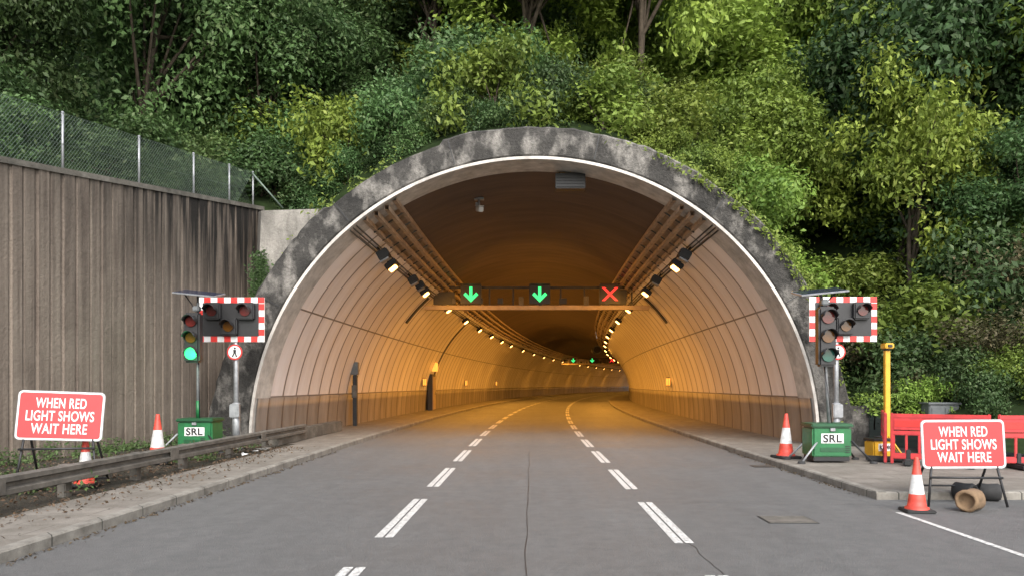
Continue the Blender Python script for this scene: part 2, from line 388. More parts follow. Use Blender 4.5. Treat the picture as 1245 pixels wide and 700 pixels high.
w=mobj('wing_wall',[(-8.05,21.3,-.1),(-7.6,21.3,-.1),(-7.35,21.3,4.3),(-4.9,21.3,6.9),(-5.6,21.3,6.78),(-7.75,21.3,6.72),
    (-8.7,23.6,-.1),(-7.6,23.6,-.1),(-7.35,23.6,4.3),(-4.9,23.6,7.4),(-5.6,23.6,7.25),(-8.7,23.6,7.2)],
    [(0,1,2,5),(2,3,4,5),(0,5,11,6),(5,4,10,11),(4,3,9,10)],M['wing'])
box('portal_plinth',(8.55,20.3,.5),(.9,1.4,1.3),M['portal'],tun,.04)
ys=[];off=[]
y=0.; 
while y<23.6:
    w=.30+random.uniform(-.07,.06); gv=.04; ex=random.uniform(-.015,.015)
    ys+=[y,y+.022,y+w,y+w+.022]; off+=[0,.055+ex,.055+ex,0]
    y+=w+gv+.022
vs=[];fs=[]
for yy,o in zip(ys,off):
    x=wallx(yy); vs+=[(x+o,yy,-.1),(x+o,yy,wtop(yy)*.5),(x+o,yy,wtop(yy))]
for i in range(len(ys)-1):
    for k in range(2): a=3*i+k; fs.append((a,a+3,a+4,a+1))
rw=empty('retaining_wall'); mobj('ribbed_face',vs,fs,M['ribwall'],rw)
cp=[]
for yy in (0,23.6):
    x=wallx(yy);z=wtop(yy); cp+=[(x+.09,yy,z-.02),(x+.09,yy,z+.10),(x-.35,yy,z+.10),(x-.35,yy,z-.3)]
mobj('coping',cp,[(0,4,5,1),(1,5,6,2),(2,6,7,3),(4,7,6,5)],M['upstand'],rw)
x=wallx(23.6)
mobj('wall_return',[(x+.05,23.6,-.1),(x-1,23.6,-.1),(x-1,23.6,7.3),(x+.05,23.6,7.3)],[(0,1,2,3)],M['wing'],rw)
# fence
fe=empty('chain_link_fence')
fx=lambda y: wallx(y)-.22
fh=lambda y: 1.38-(y-14)*.022
for yy in (2.4,5,7.6,10.2,12.8,16.0,18.35,20.5,22.2,23.5):
    tube('post',(fx(yy),yy,wtop(yy)),(fx(yy),yy,wtop(yy)+fh(yy)+.04),.03,M['grey'],fe,seg=8)
tube('corner_strut',(fx(23.4),23.4,wtop(23.4)+fh(23.4)),(fx(23.4)+.9,23.7,wtop(23.4)+.1),.03,M['wire'],fe,seg=6)
wv=[];wf=[]
def wire(p,q,r=.0045):
    p=Vector(p);q=Vector(q);d=(q-p).normalized();u=d.cross(Vector((1,0,0))).normalized()*r;v=d.cross(u).normalized()*r
    b=len(wv)
    for P in (p,q):
        for c in (u,-.5*u+.87*v,-.5*u-.87*v): wv.append(P+c)
    wf.extend([(b,b+1,b+4,b+3),(b+1,b+2,b+5,b+4),(b+2,b,b+3,b+5)])
sp=.085
for sgn in (1,-1):
    y=1.
    while y<24.5:
        hh=fh(y); ya=y; yb=y+sgn*hh*.8
        if 2.4<=ya<=23.5 and 2.4<=yb<=23.5: wire((fx(ya),ya,wtop(ya)+.05),(fx(yb),yb,wtop(yb)+fh(yb)))
        y+=sp
for k in (.06,.5,1.):
    wire((fx(2.4)+.03,2.4,wtop(2.4)+fh(2.4)*k),(fx(23.5)+.03,23.5,wtop(23.5)+fh(23.5)*k),.006)
mobj('mesh_wire',wv,wf,M['wire'],fe)
# ------------------------------------------------------------------ hillside
def archz(x,r=8.35):
    d=r*r-(x-.1)**2; return ZC+math.sqrt(d) if d>0 else 0
def ss(a,b,x): t=max(0,min(1,(x-a)/(b-a))); return t*t*(3-2*t)
def hill(x,y):
    g_=(y-21.)
    n=.5*noise.noise((x*.15,y*.15,0))
    cen=archz(x)+.08+g_*.72
    right=max(0,x-10.)*.5+max(0,y-19)*.7
    left=5.6+max(0,g_)*.62+max(0,-x-9)*.25
    if x<0:
        if x<-5.5:
            s=max(0,min(1,(-5.5-x)/3)); s=s*s*(3-2*s)
            z=left*s+cen*(1-s)
            if x>-8.35: z=max(z,cen)
        else: z=cen
    else:
        if x<8.3: z=cen
        else:
            s=ss(8.3,13,x); z=(max(0,g_*.72)+1.0)*(1-s)+right*s
    z+=n*min(1,max(0,g_)/4)
    return min(z,45+n*3)
xs=[-80,-70,-60,-50,-45,-40]+list(np.arange(-36,36,.8))+[38,42,46,50,60,70,80]
yy_=list(np.arange(21,34,.8))+list(np.arange(34,70,2.))+[75,85,100,130]
vs=[];fs=[]
for y in yy_:
    for x in xs: vs.append((x,y,hill(x,y)))
nx=len(xs)
for j in range(len(yy_)-1):
    for i in range(nx-1):
        if xs[i]<-5 and j<3: continue
        a=j*nx+i; fs.append((a,a+1,a+nx+1,a+nx))
for i in range(nx-1):
    if -60<xs[i]<-4.2:
        lo=[0 if q<-8.4 else max(0,archz(q,8.3)-.15) for q in (xs[i],xs[i+1])]
        b=len(vs); a=3*nx+i; vs+=[(xs[i],yy_[3],lo[0]),(xs[i+1],yy_[3],lo[1])]; fs.append((b,b+1,a+1,a))
for i in range(nx-1):
    if xs[i]<-5<=xs[i+1]:
        a=i+1; b=len(vs); x_=xs[i+1]
        vs+=[(x_,21,archz(x_)-.2),(x_,yy_[3],archz(x_)-.2)]; fs.append((b,b+1,a+3*nx,a))
b0=len(vs); ts=[0,.5,1,2,4,7,10,15,22,30,45]; yl=list(np.arange(-6,26,1.6))
for y in yl:
    for t in ts: vs.append((wallx(y)-.3-t,y,wtop(y)-.15+t*.4+.3*noise.noise((t,y,3))*min(t,1)))
for j in range(len(yl)-1):
    for i in range(len(ts)-1): a=b0+j*len(ts)+i; fs.append((a,a+len(ts),a+len(ts)+1,a+1))
b0=len(vs); xr=[8.9,9.5,10.2,11,12,14,17,20,25,30,40,60]; yr=[12,14,16,17,18,19,20,21]
for y in yr:
    for x in xr: vs.append((x+max(0,(16-y))*1.4,y,max(-.02,hill(x,21)*ss(12,21,y))))
for j in range(len(yr)-1):
    for i in range(len(xr)-1): a=b0+j*len(xr)+i; fs.append((a,a+1,a+len(xr)+1,a+len(xr)))
mobj('hillside',vs,fs,M['soil'],None,True)
# ------------------------------------------------------------------ foliage
def leaves(P,Nn,size,tint):
    n=len(P); rnd=np.random.normal(size=(n,3)); T=np.cross(Nn,rnd); T/=np.linalg.norm(T,axis=1)[:,None]+1e-9
    B=np.cross(Nn,T); s=size[:,None]
    V=np.stack([P-T*s*.5, P+B*s*.24+Nn*s*.05, P+T*s*.5-Nn*s*.1, P-B*s*.24+Nn*s*.05],1).reshape(-1,3)
    return V,np.repeat(tint,4,0)
def plant_mesh(name,mat,seed,rx,rz,nclump,nleaf,ls,height,zoff,rc=(.6,1.15)):
    rg=np.random.RandomState(seed); VV=[];TT=[];cent=[]
    for c in range(nclump):
        d=rg.normal(size=3); d/=np.linalg.norm(d); d[2]=abs(d[2])*1.0-.25*rg.rand() if rg.rand()<.6 else d[2]
        k=(.4+.6*rg.rand()**.5); wob=1+.28*math.sin(3*math.atan2(d[1],d[0])+seed)+.18*rg.normal()
        ce=np.array([d[0]*rx*k*wob,d[1]*rx*k*wob,zoff+d[2]*rz*k]); r=rg.uniform(*rc); cent.append(ce)
        m=int(nleaf*(r/.9)**2); q=rg.normal(size=(m,3)); q/=np.linalg.norm(q,axis=1)[:,None]
        rad=r*(.40+.85*rg.rand(m)**.9)
        lump=1+.45*np.sin(q[:,0]*5+c)*np.sin(q[:,1]*6+c*2)*np.sin(q[:,2]*5+c*3)
        P=ce+q*(rad*lump)[:,None]*np.array([1,1,.8])
        Nn=q*.6+np.array([0,-.1,.5])+rg.normal(size=(m,3))*.5; Nn/=np.linalg.norm(Nn,axis=1)[:,None]
        tb=rg.rand(); t=np.clip(tb*.6+.5*rg.rand(m)-.1,0,1); t2=(rg.rand(m)<.12+.25*(rg.rand()<.2))*rg.rand(m)
        col=np.stack([t,t2,np.zeros(m),np.ones(m)],1)
        v,tt=leaves(P,Nn,ls*(.55+.9*rg.rand(m)),col); VV.append(v);TT.append(tt)
    V=np.concatenate(VV);T=np.concatenate(TT); nl=len(V)//4
    faces=np.arange(nl*4).reshape(-1,4)
    tv=[];tf=[]
    def limb(p,q,r0,r1,seg=6,steps=5):
        p=Vector(p);q=Vector(q); b=len(tv); d=(q-p); u=d.orthogonal().normalized(); w=d.cross(u).normalized()
        for i in range(steps+1):
            t=i/steps; c=p+d*t+u*(.12*math.sin(t*3.1+seed)*d.length*.25)*(1 if i else 0); r=r0+(r1-r0)*t
            for k in range(seg): a=2*math.pi*k/seg; tv.append(tuple(c+u*r*math.cos(a)+w*r*math.sin(a)))
        for i in range(steps):
            for k in range(seg): tf.append((b+i*seg+k,b+i*seg+(k+1)%seg,b+(i+1)*seg+(k+1)%seg,b+(i+1)*seg+k))
    top=max(zoff,.8)
    limb((0,0,-.6),(0,0,top),.03*height*.55,.02*height*.5)
    for c in cent[::3]: limb((0,0,top*rg.uniform(.3,.95)),c,.009*height,.01)
    nt_=len(tv); verts=np.concatenate([V,np.array(tv)]); 
    loops=np.concatenate([faces.ravel(),(np.array(tf)+len(V)).ravel()]); nf=len(faces)+len(tf)
    me=bpy.data.meshes.new(name); me.vertices.add(len(verts)); me.vertices.foreach_set('co',verts.ravel().astype(np.float32))
    me.loops.add(len(loops)); me.loops.foreach_set('vertex_index',loops.astype(np.int32))
    me.polygons.add(nf); me.polygons.foreach_set('loop_start',np.arange(0,nf*4,4,dtype=np.int32)); me.polygons.foreach_set('loop_total',np.full(nf,4,dtype=np.int32))
    me.materials.append(mat); me.materials.append(M['bark'])
    me.polygons.foreach_set('material_index',np.concatenate([np.zeros(len(faces)),np.ones(len(tf))]).astype(np.int32))
    me.update(calc_edges=True)
    ca=me.color_attributes.new('tint','FLOAT_COLOR','POINT'); ca.data.foreach_set('color',np.concatenate([T,np.zeros((nt_,4))]).ravel().astype(np.float32))
    return me
treeA=[plant_mesh('broadleaf_tree',M['leafA'],s,2.7,3.5,52,600,.17,7,4.2) for s in (1,2,3)]
treeB=[plant_mesh('broadleaf_tree_light',M['leafB'],s,2.7,3.5,52,580,.19,7,4.2) for s in (4,5,6)]
bushA=[plant_mesh('shrub_dark',M['leafA'],s,1.5,1.4,20,600,.15,3,1.0,(.45,.85)) for s in (7,8)]
bushB=[plant_mesh('shrub_light',M['leafB'],s,1.5,1.4,20,560,.17,3,1.0,(.45,.85)) for s in (9,10)]
bushC=[plant_mesh('shrub_reddish',M['leafC'],s,1.6,1.6,18,700,.10,3,1.0,(.45,.85)) for s in (11,)]
wood=bpy.data.collections.new('hillside_woodland')
def put(me,name,x,y,z,s,coll=None,rz=None):
    o=bpy.data.objects.new(name,me); o.location=(x,y,z); o.rotation_euler=(random.uniform(-.12,.12),random.uniform(-.12,.12),random.uniform(0,6.28) if rz is None else rz)
    o.scale=(s*random.uniform(.85,1.15),s*random.uniform(.85,1.15),s*random.uniform(.85,1.3)); (coll or COL).objects.link(o); return o
def H2(x,y):
    if y<24 and x<-8.6: return wtop(y)-.2+(wallx(y)-.3-x)*.4
    if y<21 and x>8.5: return max(0,hill(x,21)*ss(12,21,y))
    return hill(x,y)
y=27.5
while y<56:
    x=-38+random.uniform(0,3)
    while x<42:
        if abs(x)<y*.85+4:
            X=x+random.uniform(-1.4,1.4); Y=y+random.uniform(-2,2)
            br=ss(-9,4,X+random.uniform(-6,6))
            me=random.choice(treeB if random.random()<.14+.74*br else treeA)
            put(me,'woodland_tree',X,Y,H2(X,Y)-.6,random.choice((.65,.85,1.,1.3))*(1+(y-27)*.008),wood)
        x+=4.0
    y+=4.8
y=22.8
while y<36:
    x=-26+random.uniform(0,1)
    while x<32:
        X=x+random.uniform(-.8,.8); Y=y+random.uniform(-.6,.6)
        if not(X<-5 and Y<24.8) and abs(X)<Y*.8+2:
            me=random.choice(bushB if random.random()<.12+.75*ss(-6,3,X) else bushA)
            put(me,'undergrowth',X,Y,H2(X,Y)-.5,random.uniform(.55,1.1),wood)
        x+=2.1+(y-22)*.06
    y+=2.3
for i in range(17):
    X=-4.4+i*.78; Y=22.4+random.uniform(0,.9)
    put(random.choice(bushB if i>5 else bushA),'undergrowth',X,Y,H2(X,Y)-.45,random.uniform(.35,.55),wood)
e=bpy.data.objects.new('hillside_woodland',None); e.instance_type='COLLECTION'; e.instance_collection=wood; COL.objects.link(e)
for (x,y,s,k) in ((-15,20,1.0,'A'),(-13.2,24.5,1.1,'A'),(-18,16.5,1.1,'A'),(-21,12,1.2,'A'),(-9.5,27,.9,'A'),(15.2,22.5,.8,'A'),(12.4,24,.95,'B'),(18.5,20.5,.9,'B'),(21,24,1.1,'B'),(17,27,1.3,'B')):
    put(random.choice(treeA if k=='A' else treeB),'broadleaf_tree',x,y,H2(x,y)-.8,s)
for (x,y,s,k) in ((10.6,20.6,.8,'A'),(12.2,19.4,.9,'C'),(13.6,18.2,.8,'B'),(11.4,21.6,1.1,'B'),(14.3,19.8,1.1,'C'),(15.6,17.8,1.0,'A'),(10.0,22.3,.9,'C'),(13.2,21.8,1.2,'A'),(16.5,19.6,1.2,'B'),(9.6,20.6,.5,'A'),(12.6,17.6,.55,'A'),(14.4,17.,.6,'B'),
                  (11.2,18.9,.55,'A'),(13.3,16.9,.5,'B'),(12.0,18.2,.5,'B'),(10.6,19.6,.5,'C'),(11.0,17.9,.45,'A'),(12.2,17.0,.42,'B'),(10.2,19.0,.4,'B'),(15.2,16.2,.6,'A'),(13.9,15.9,.4,'A'),
                  (-11.2,19.5,.6,'A'),(-12,16.5,.8,'A'),(-12.8,13,.8,'A'),(-10.3,22.7,.6,'A'),(-13.5,18.5,.9,'A'),(-9,24.8,.8,'A'),(-7.2,24.9,.7,'A'),(-10.8,24.6,.8,'A'),(-12,22,.9,'A'),(-5.9,23.9,.5,'A'),(-6.6,24.1,.5,'A')):
    put(random.choice({'A':bushA,'B':bushB,'C':bushC}[k]),'shrub',x,y,H2(x,y)-.35,s)
def patch_leaves(name,mat,P,Nn,ls,seed=0):
    rg=np.random.RandomState(seed); n=len(P); P=np.array(P);Nn=np.array(Nn)+rg.normal(size=(n,3))*.5; Nn/=np.linalg.norm(Nn,axis=1)[:,None]
    col=np.stack([rg.rand(n),rg.rand(n)*.5,np.zeros(n),np.ones(n)],1); V,T=leaves(P,Nn,ls*(.5+rg.rand(n)),col)
    me=bpy.data.meshes.new(name); me.from_pydata(V.tolist(),[],np.arange(len(V)).reshape(-1,4).tolist()); me.materials.append(mat)
    ca=me.color_attributes.new('tint','FLOAT_COLOR','POINT'); ca.data.foreach_set('color',T.ravel().astype(np.float32))
    o=bpy.data.objects.new(name,me); COL.objects.link(o); return o
P=[];Q=[]
for i in range(9500):
    a=random.choice([random.gauss(42,9),random.gauss(62,9),random.gauss(50,14),random.gauss(30,6),random.gauss(-37,6)]); 
    r=8.36+abs(random.gauss(0,.17)); y=random.uniform(19.6,23.4); 
    if noise.noise((a*.2,y,0))<-.1: continue
    if random.random()<.13 and a>0: r=8.05+random.random()*.35; y=19.4
    s,c=math.sin(math.radians(a)),math.cos(math.radians(a)); P.append((.1+r*s,y,ZC+r*c)); Q.append((s*.5,-.6,c*.6+.3))
patch_leaves('ivy',M['leafB'],P,Q,.12,1)
P=[];Q=[]
for k in range(150):
    y=random.uniform(4,20); x=random.uniform(wallx(y)+.15,-6.5); 
    if random.random()<.65: x=wallx(y)+.25
    hh=random.uniform(.08,.42)
    for i in range(50): 
        P.append((x+random.gauss(0,.12),y+random.gauss(0,.14),.16+random.random()*hh)); Q.append((random.gauss(0,.6),-.3,.6))
patch_leaves('weeds',M['leafA'],P,Q,.07,2)
P=[];Q=[]
for k in range(130):
    x=random.uniform(8.9,17); y=random.uniform(max(15.3,19.8-(x-8.)*.45),20.5); z=H2(x,y)
    for i in range(40): P.append((x+random.gauss(0,.25),y+random.gauss(0,.2),max(z,.1)+random.random()*.5)); Q.append((random.gauss(0,.5),-.5,.6))
patch_leaves('weeds',M['leafB'],P,Q,.10,6)
P=[];Q=[]
for k in range(60):
    t=k/60
    for i in range(34): P.append((-7.95+random.gauss(0,.13)+t*.25,21.1,2.8+t*2.6+random.gauss(0,.15))); Q.append((0,-.8,.4))
patch_leaves('climbing_plant',M['leafA'],P,Q,.10,3)
P=[];Q=[]
for i in range(7500):
    y=random.uniform(4,19); x=random.uniform(wallx(y),-6.3) if random.random()<.88 else random.gauss(-6.1,.3); P.append((x,y,.19 if x<-6.5 else .13)); Q.append((0,0,1))
patch_leaves('leaf_litter',M['dead'],P,Q,.055,4)
P=[];Q=[]
for i in range(500):
    y=random.uniform(5,19); x=-5.0+abs(random.gauss(0,.06)); P.append((x,y,.012)); Q.append((0,0,1))
    if y>11.3: P.append((5.12-abs(random.gauss(0,.06)),y,.012)); Q.append((0,0,1))
patch_leaves('gutter_debris',M['dead'],P,Q,.045,8)
# ------------------------------------------------------------------ lamps
LP=400
def lamp(y,sg,light=1.):
    a=sg*41.; c=arcp(a,a,R-.30,2)[0]; e=empty('tunnel_lamp',(xc(y)+c[0],y,c[1]))
    tilt=-sg*math.radians(-38)
    box('housing',(0,0,.06),(.42,.62,.20),M['dark'],e,.03,rot=(0,tilt,0))
    box('lens',(sg*-.045,0,-.055),(.28,.42,.05),M['lamp'],e,.015,rot=(0,tilt,0))
    tube('bracket',(sg*.05,0,.1),(sg*.22,0,.26),.03,M['dark'],e,seg=6)
    if light:
        ld=bpy.data.lights.new('sodium_light','AREA'); ld.shape='RECTANGLE'; ld.size=.3; ld.size_y=.5; ld.energy=LP*light; ld.color=(1,.42,.055)
        lo=bpy.data.objects.new('light',ld); COL.objects.link(lo); lo.parent=e
        d=Vector((-sg*.62,.12 if y<26 else (.2 if y<33 else 0),-.78)); lo.location=d*.14; lo.rotation_euler=d.to_track_quat('-Z','Y').to_euler()
y=24.4; k=0
while y<215:
    for i,sg in enumerate((-1,1)):
        if y<26: lt=.12
        elif y<33: lt=.8
        elif y<80: lt=1.05
        else: lt=.85 if (k+i)%2==0 else 0
        lamp(y,sg,lt)
    k+=1; y+=7 if y<70 else 10
for y,sg in ((22.6,-1),(28,-1),(29.5,-1),(22.6,1),(28,1)):
    c=arcp(sg*40,sg*40,R-.3,2)[0]; e=empty('unlit_floodlight',(xc(y)+c[0],y,c[1])); box('housing',(0,0,0),(.36,.4,.28),M['dark'],e,.03,rot=(0,sg*.5,0)); box('visor',(-sg*.05,0,-.17),(.3,.34,.04),M['grey'],e,.01,rot=(0,sg*.5,0)); tube('bracket',(0,0,0),(sg*.25,0,.3),.025,M['dark'],e,seg=6)
# ------------------------------------------------------------------ gantries
def gantry(y,xs3,z0,lit,scale=1.):
    e=empty('lane_signal_gantry',(0,y,0)); X0=xc(y)
    hw=math.sqrt((R-.05)**2-(z0-ZC)**2)-.05
    box('beam',(X0,0,z0),(2*hw,.3,.2),M['beam'],e,.01)
    box('top_rail',(X0,.1,z0+.95),(2*hw-1.4,.12,.1),M['dark'],e,.01)
    n=9
    for i in range(n): 
        x=X0-hw+.8+(2*hw-1.6)*i/(n-1); box('strut',(x,.1,z0+.5),(.07,.07,.9),M['dark'],e,.005)
    box('cable_box',(X0-hw+.9,.1,z0+.45),(1.0,.3,.6),M['dark'],e,.02); box('cable_box',(X0+hw-1.5,.1,z0+.5),(.9,.3,.7),M['dark'],e,.02)
    for i in range(8):
        x=X0-3.9+i*1.05+random.uniform(-.2,.2); box('control_box',(x,-.05,z0+.3),(random.uniform(.15,.4),.22,random.uniform(.2,.45)),M['dark' if i%3 else 'rust'],e,.01)
    for x,k in zip(xs3,lit):
        box('signal_housing',(x,-.02,z0+.62),(.98,.34,.92),M['black'],e,.02)
        box('signal_hood',(x,-.32,z0+1.06),(.98,.3,.03),M['black'],e,.005)
        c=z0+.62; m=M['g_far']
        if k=='d':
            poly('arrow_shaft',[(x-.07,c-.16),(x+.07,c-.16),(x+.07,c+.34),(x-.07,c+.34)],-.2,m,e)
            poly('arrow_head',[(x,c-.38),(x+.35,c-.03),(x+.25,c+.08),(x+.0,c-.17),(x-.25,c+.08),(x-.35,c-.03)],-.203,m,e)
        else:
            for sg in (1,-1):
                d=.31; w=.075; poly('cross_bar',[(x-sg*d-w,c-d),(x-sg*d+w,c-d),(x+sg*d+w,c+d),(x+sg*d-w,c+d)],-.2+.003*sg,M['r_on'],e)
gantry(34.8,(-2.79,.43,3.72),5.34,'ddx')
gantry(125,(xc(125)-3.1,xc(125)+.1,xc(125)+3.4),5.3,'ddx')
for y,o in ((95,3.1),(140,-1),(140,1.6)):
        e=empty('jet_fan',(xc(y)+o,y,6.2)); 
        tube('casing',(0,-1.6,0),(0,1.6,0),.5,M['dark'],e,seg=24); tube('silencer_rim',(0,-1.66,0),(0,-1.6,0),.55,M['paintgrey'],e,seg=24); tube('hub',(0,-1.7,0),(0,-1.62,0),.42,M['black'],e)
        for s in (-.8,.8): tube('hanger',(0,s,.4),(0,s,.7),.04,M['dark'],e,seg=6)
e=empty('cctv_camera',(-1.6,23,7.2)); tube('stem',(0,0,.0),(0,0,.32),.025,M['grey'],e); box('body',(.02,-.06,-.05),(.15,.46,.16),M['white'],e,.02,rot=(.25,0,.3)); box('sunshield',(.02,-.08,.05),(.18,.50,.02),M['white'],e,.005,rot=(.25,0,.3)); box('mount',(0,0,.28),(.3,.2,.06),M['grey'],e); box('junction_box',(-.05,.15,.12),(.14,.1,.16),M['grey'],e)
e=empty('vehicle_height_sensor',(1.1,20.55,7.32)); box('box',(0,0,0),(.82,.4,.42),M['black'],e,.02)
for i in range(5): box('louvre',(0,-.21,-.16+i*.08),(.74,.03,.02),M['black'],e,.004)
for s in (-.3,.3): tube('hanger',(s,0,.2),(s,0,.36),.03,M['dark'],e,seg=6)
def wallpt(sg,z): return sg*(math.sqrt(R*R-(z-ZC)**2))
e=empty('emergency_phone_post',(xc(29)-7.05,29,.11)); box('post',(0,0,1.0),(.16,.2,2.0),M['dark'],e,.02); box('cabinet',(0,-.02,2.25),(.28,.24,.5),M['paintgrey'],e,.02); box('plate',(.0,-.15,1.35),(.2,.02,.5),M['rust'],e,.005)
def wallsign(y,sg,z=1.9):
    x=xc(y)+wallpt(sg,z)-sg*.12; e=empty('emergency_sign',(x,y,z)); box('case',(0,0,0),(.12,.6,.5),M['dark'],e,.01); box('face',(-sg*.065,0,0),(.02,.5,.4),M['orsign'],e,.005); box('end_face',(0,-.305,0),(.10,.02,.4),M['orsign'],e,.005)
for y,sg in ((45,-1),(62,-1),(80,-1),(41,1)): wallsign(y,sg)
e=empty('cross_passage_door',(xc(47.5)-7.15,47.5,.11)); box('frame',(0,0,1.15),(.3,1.7,2.3),M['dark'],e,.02); box('door_leaf',(.16,0,1.1),(.05,1.3,2.1),M['beam'],e,.01); box('lit_sign',(.15,-.2,2.75),(.5,.5,.55),M['orsign'],e,.02); tube('handle',(.2,.4,1.),(.2,.4,1.2),.02,M['grey'],e)
box('concrete_upstand',(-6.75,22.6,.28),(.32,6.6,.36),M['upstand'],None,.03)
e=empty('crash_barrier')
prof=[(-6.56,.32),(-6.50,.34),(-6.50,.40),(-6.56,.43),(-6.56,.47),(-6.50,.50),(-6.50,.56),(-6.56,.58),(-6.60,.58),(-6.60,.32)]
sweep('beam',prof,list(np.arange(-4,23,1.5)),M['rust'],e,False,False)
for yy in (2.6,5.2,7.9,10.6,12.5,14.2,16.4,18.6): box('post',(-6.68,yy,.30),(.12,.16,.55),M['rust'],e,.01)
for yy in (4.5,9,13.5,18): box('splice_plate',(-6.494,yy,.45),(.012,.3,.2),M['rust'],e,.003)
# ------------------------------------------------------------------ roadworks signs
def wait_sign(x,y,zb,zt,w,rz,lean=.12,roll=0):
    e=empty('temporary_traffic_sign',(x,y,0),rz); h=zt-zb
    s=empty('sign_plate',(0,0,zb)); s.parent=e; s.rotation_euler=(lean,roll,0)
    poly('back',rrect(0,h/2,w,h,.07),.004,M['grey'],s,.012)
    poly('white_border',rrect(0,h/2,w-.02,h-.02,.06),-.0095,M['white'],s,.003)
    poly('red_face',rrect(0,h/2,w-.065,h-.065,.045),-.0135,M['red'],s,.003)
    for i,(t,wf) in enumerate((('WHEN RED',.58),('LIGHT SHOWS',.78),('WAIT HERE',.64))):
        text('lettering',t,.215*h/.75,(0,-.018,h*(.755-.26*i)),M['white'],s,bold=.003,width=w*wf)
    for sx in (-1,1):
        tube('front_leg',(sx*(w/2-.14),.02,zb+.12),(sx*(w/2-.04),-.10,.13 if x<0 else .01),.018,M['dark'],e,seg=8)
        tube('rear_leg',(sx*(w/2-.16),.05,zb+.3),(sx*(w/2-.10),.62,.14 if x<0 else .01),.018,M['dark'],e,seg=8)
        box('clip',(sx*w*.3,.012,h*.5),(.03,.012,.06),M['grey'],s,.003)
    tube('cross_bar',(-w/2+.08,-.06,zb-.12),(w/2-.08,-.06,zb-.12),.016,M['dark'],e,seg=8)
    tube('rear_bar',(-w/2+.1,.55,.22),(w/2-.1,.55,.22),.014,M['dark'],e,seg=8)
    return e
wait_sign(-7.15,11.2,.865,1.615,1.2,math.radians(12),-.12,.04)
wait_sign(6.1,10.4,.53,1.22,1.15,math.radians(-3),-.08,-.01)
def cone(x,y,z,h):
    e=empty('traffic_cone',(x,y,z),random.uniform(-.3,.3)); k=h/1.0
    box('base',(0,0,.03*k),(.50*k,.50*k,.06*k),M['blackrub'],e,.015)
    pr=[(.21,.06),(.20,.09),(.165,.10),(.147,.22),(.132,.33),(.131,.331),(.082,.68),(.081,.681),(.040,.97),(.030,1.0),(.0,1.0)]
    lathe('body',[(r*k,q*k) for r,q in pr],M['orange'],e,mats=[M['orange'],M['sleeve']],midx=[0,0,0,0,1,1,0,0,0,0])
    e.rotation_euler[1]=random.uniform(-.03,.03)
cone(-7.42,14.7,.15,.98); cone(-6.92,11.5,.14,.78); cone(5.56,16.1,.12,.97); cone(5.2,9.95,.0,.74)
# ------------------------------------------------------------------ portable traffic signal
def portable(x,y,z,hz,hh,pz,lit,mir=1,lean=0.):
    e=empty('portable_traffic_signal',(x,y,z))
    box('cabinet',(-.06*mir,0,.42),(.80,.62,.62),M['green'],e,.035); box('lid',(-.06*mir,0,.76),(.86,.68,.08),M['greend'],e,.03)
    box('skirt',(-.06*mir,0,.08),(.74,.56,.10),M['dark'],e,.01)
    box('label',(-.06*mir,-.314,.50),(.46,.01,.20),M['white'],e,.003); text('label_text','SRL',.22,(-.06*mir,-.321,.50),M['label'],e,bold=.006,width=.38)
    box('phone_label',(-.06*mir,-.314,.27),(.5,.01,.09),M['greend'],e,.003); box('latch',(-.06*mir,-.33,.68),(.10,.03,.06),M['grey'],e,.005)
    for i in range(4): box('vent',(.25,-.315,.22+i*.04),(.10,.01,.015),M['dark'],e,0)
    for sx in (-1,1):
        for sy in (-1,1):
            tube('stabiliser',(sx*.34,sy*.28,.45),(sx*.72,sy*.42,.02),.022,M['dark' if sx>0 else 'grey'],e,seg=8); lathe('foot',[(0,.05),(.07,.04),(.08,0)],M['blackrub'],e,12,(sx*.73,sy*.42,0))
    px=lean
    tube('mast',(0,.0,.75),(px,0,hz-z+hh/2+.25),.035,M['grey'],e)
    if lit: tube('mast_sleeve',(0,0,.8),(0,0,1.2),.045,M['green'],e)
    tube('cable',(.05,-.02,.8),(px+.03,-.03,hz-z-.4),.012,M['black'],e,seg=6)
    hd=empty('signal_head',(px+.04*mir,-.16,hz-z)); hd.parent=e
    box('body',(0,.02,0),(.36,.24,hh),M['black'],hd,.04)
    r=hh*.105
    for i,mm in enumerate((M['lens_off'],M['lens_amb'],M['g_on'] if lit else M['lens_grn'])):
        zz=hh*(.32-.32*i); tube('lens',(0,-.10,zz),(0,-.135,zz),r*(1.15 if lit and i==2 else 1),mm,hd,seg=24)
        vs=[];fs=[];n=14
        for k in range(n+1):
            a=math.radians(-20+220*k/n); q=.5 if (lit and i==2) else 1
            for yy,rr in ((-.10,r+.025),((-.30 if math.sin(a)>0 else -.18)*q-.1*(1-q),r+.025)): vs.append((rr*math.cos(a),yy,zz+rr*math.sin(a)))
        for k in range(n): fs.append((2*k,2*k+2,2*k+3,2*k+1))
        hood=mobj('hood',vs,fs,M['black'],hd,True); md=hood.modifiers.new('s','SOLIDIFY'); md.thickness=.006
    box('radar_sensor',(px+.02,-.1,hz-z+hh/2+.1),(.14,.18,.12),M['paintgrey'],e,.02)
    p=empty('solar_panel',(px-.03*mir,0,pz-z)); p.parent=e; p.rotation_euler=(.22,-mir*.10,0)
    box('frame',(0,0,0),(.98,.62,.035),M['grey'],p,.005); box('cells',(0,0,.02),(.92,.56,.01),M['solar'],p,0)
    tube('panel_arm',(px,0,hz-z+hh/2+.1),(px,0,pz-z-.02),.025,M['dark'],e,seg=8)
    tube('panel_strut',(px+.3*mir,0,pz-z-.03),(px,0,hz-z+hh/2),.014,M['dark'],e,seg=6)
portable(-7.78,17.3,.14,2.80,1.15,3.84,True,-1,0.)
portable(6.22,15.4,.12,2.70,1.22,3.64,False,1,-.17)
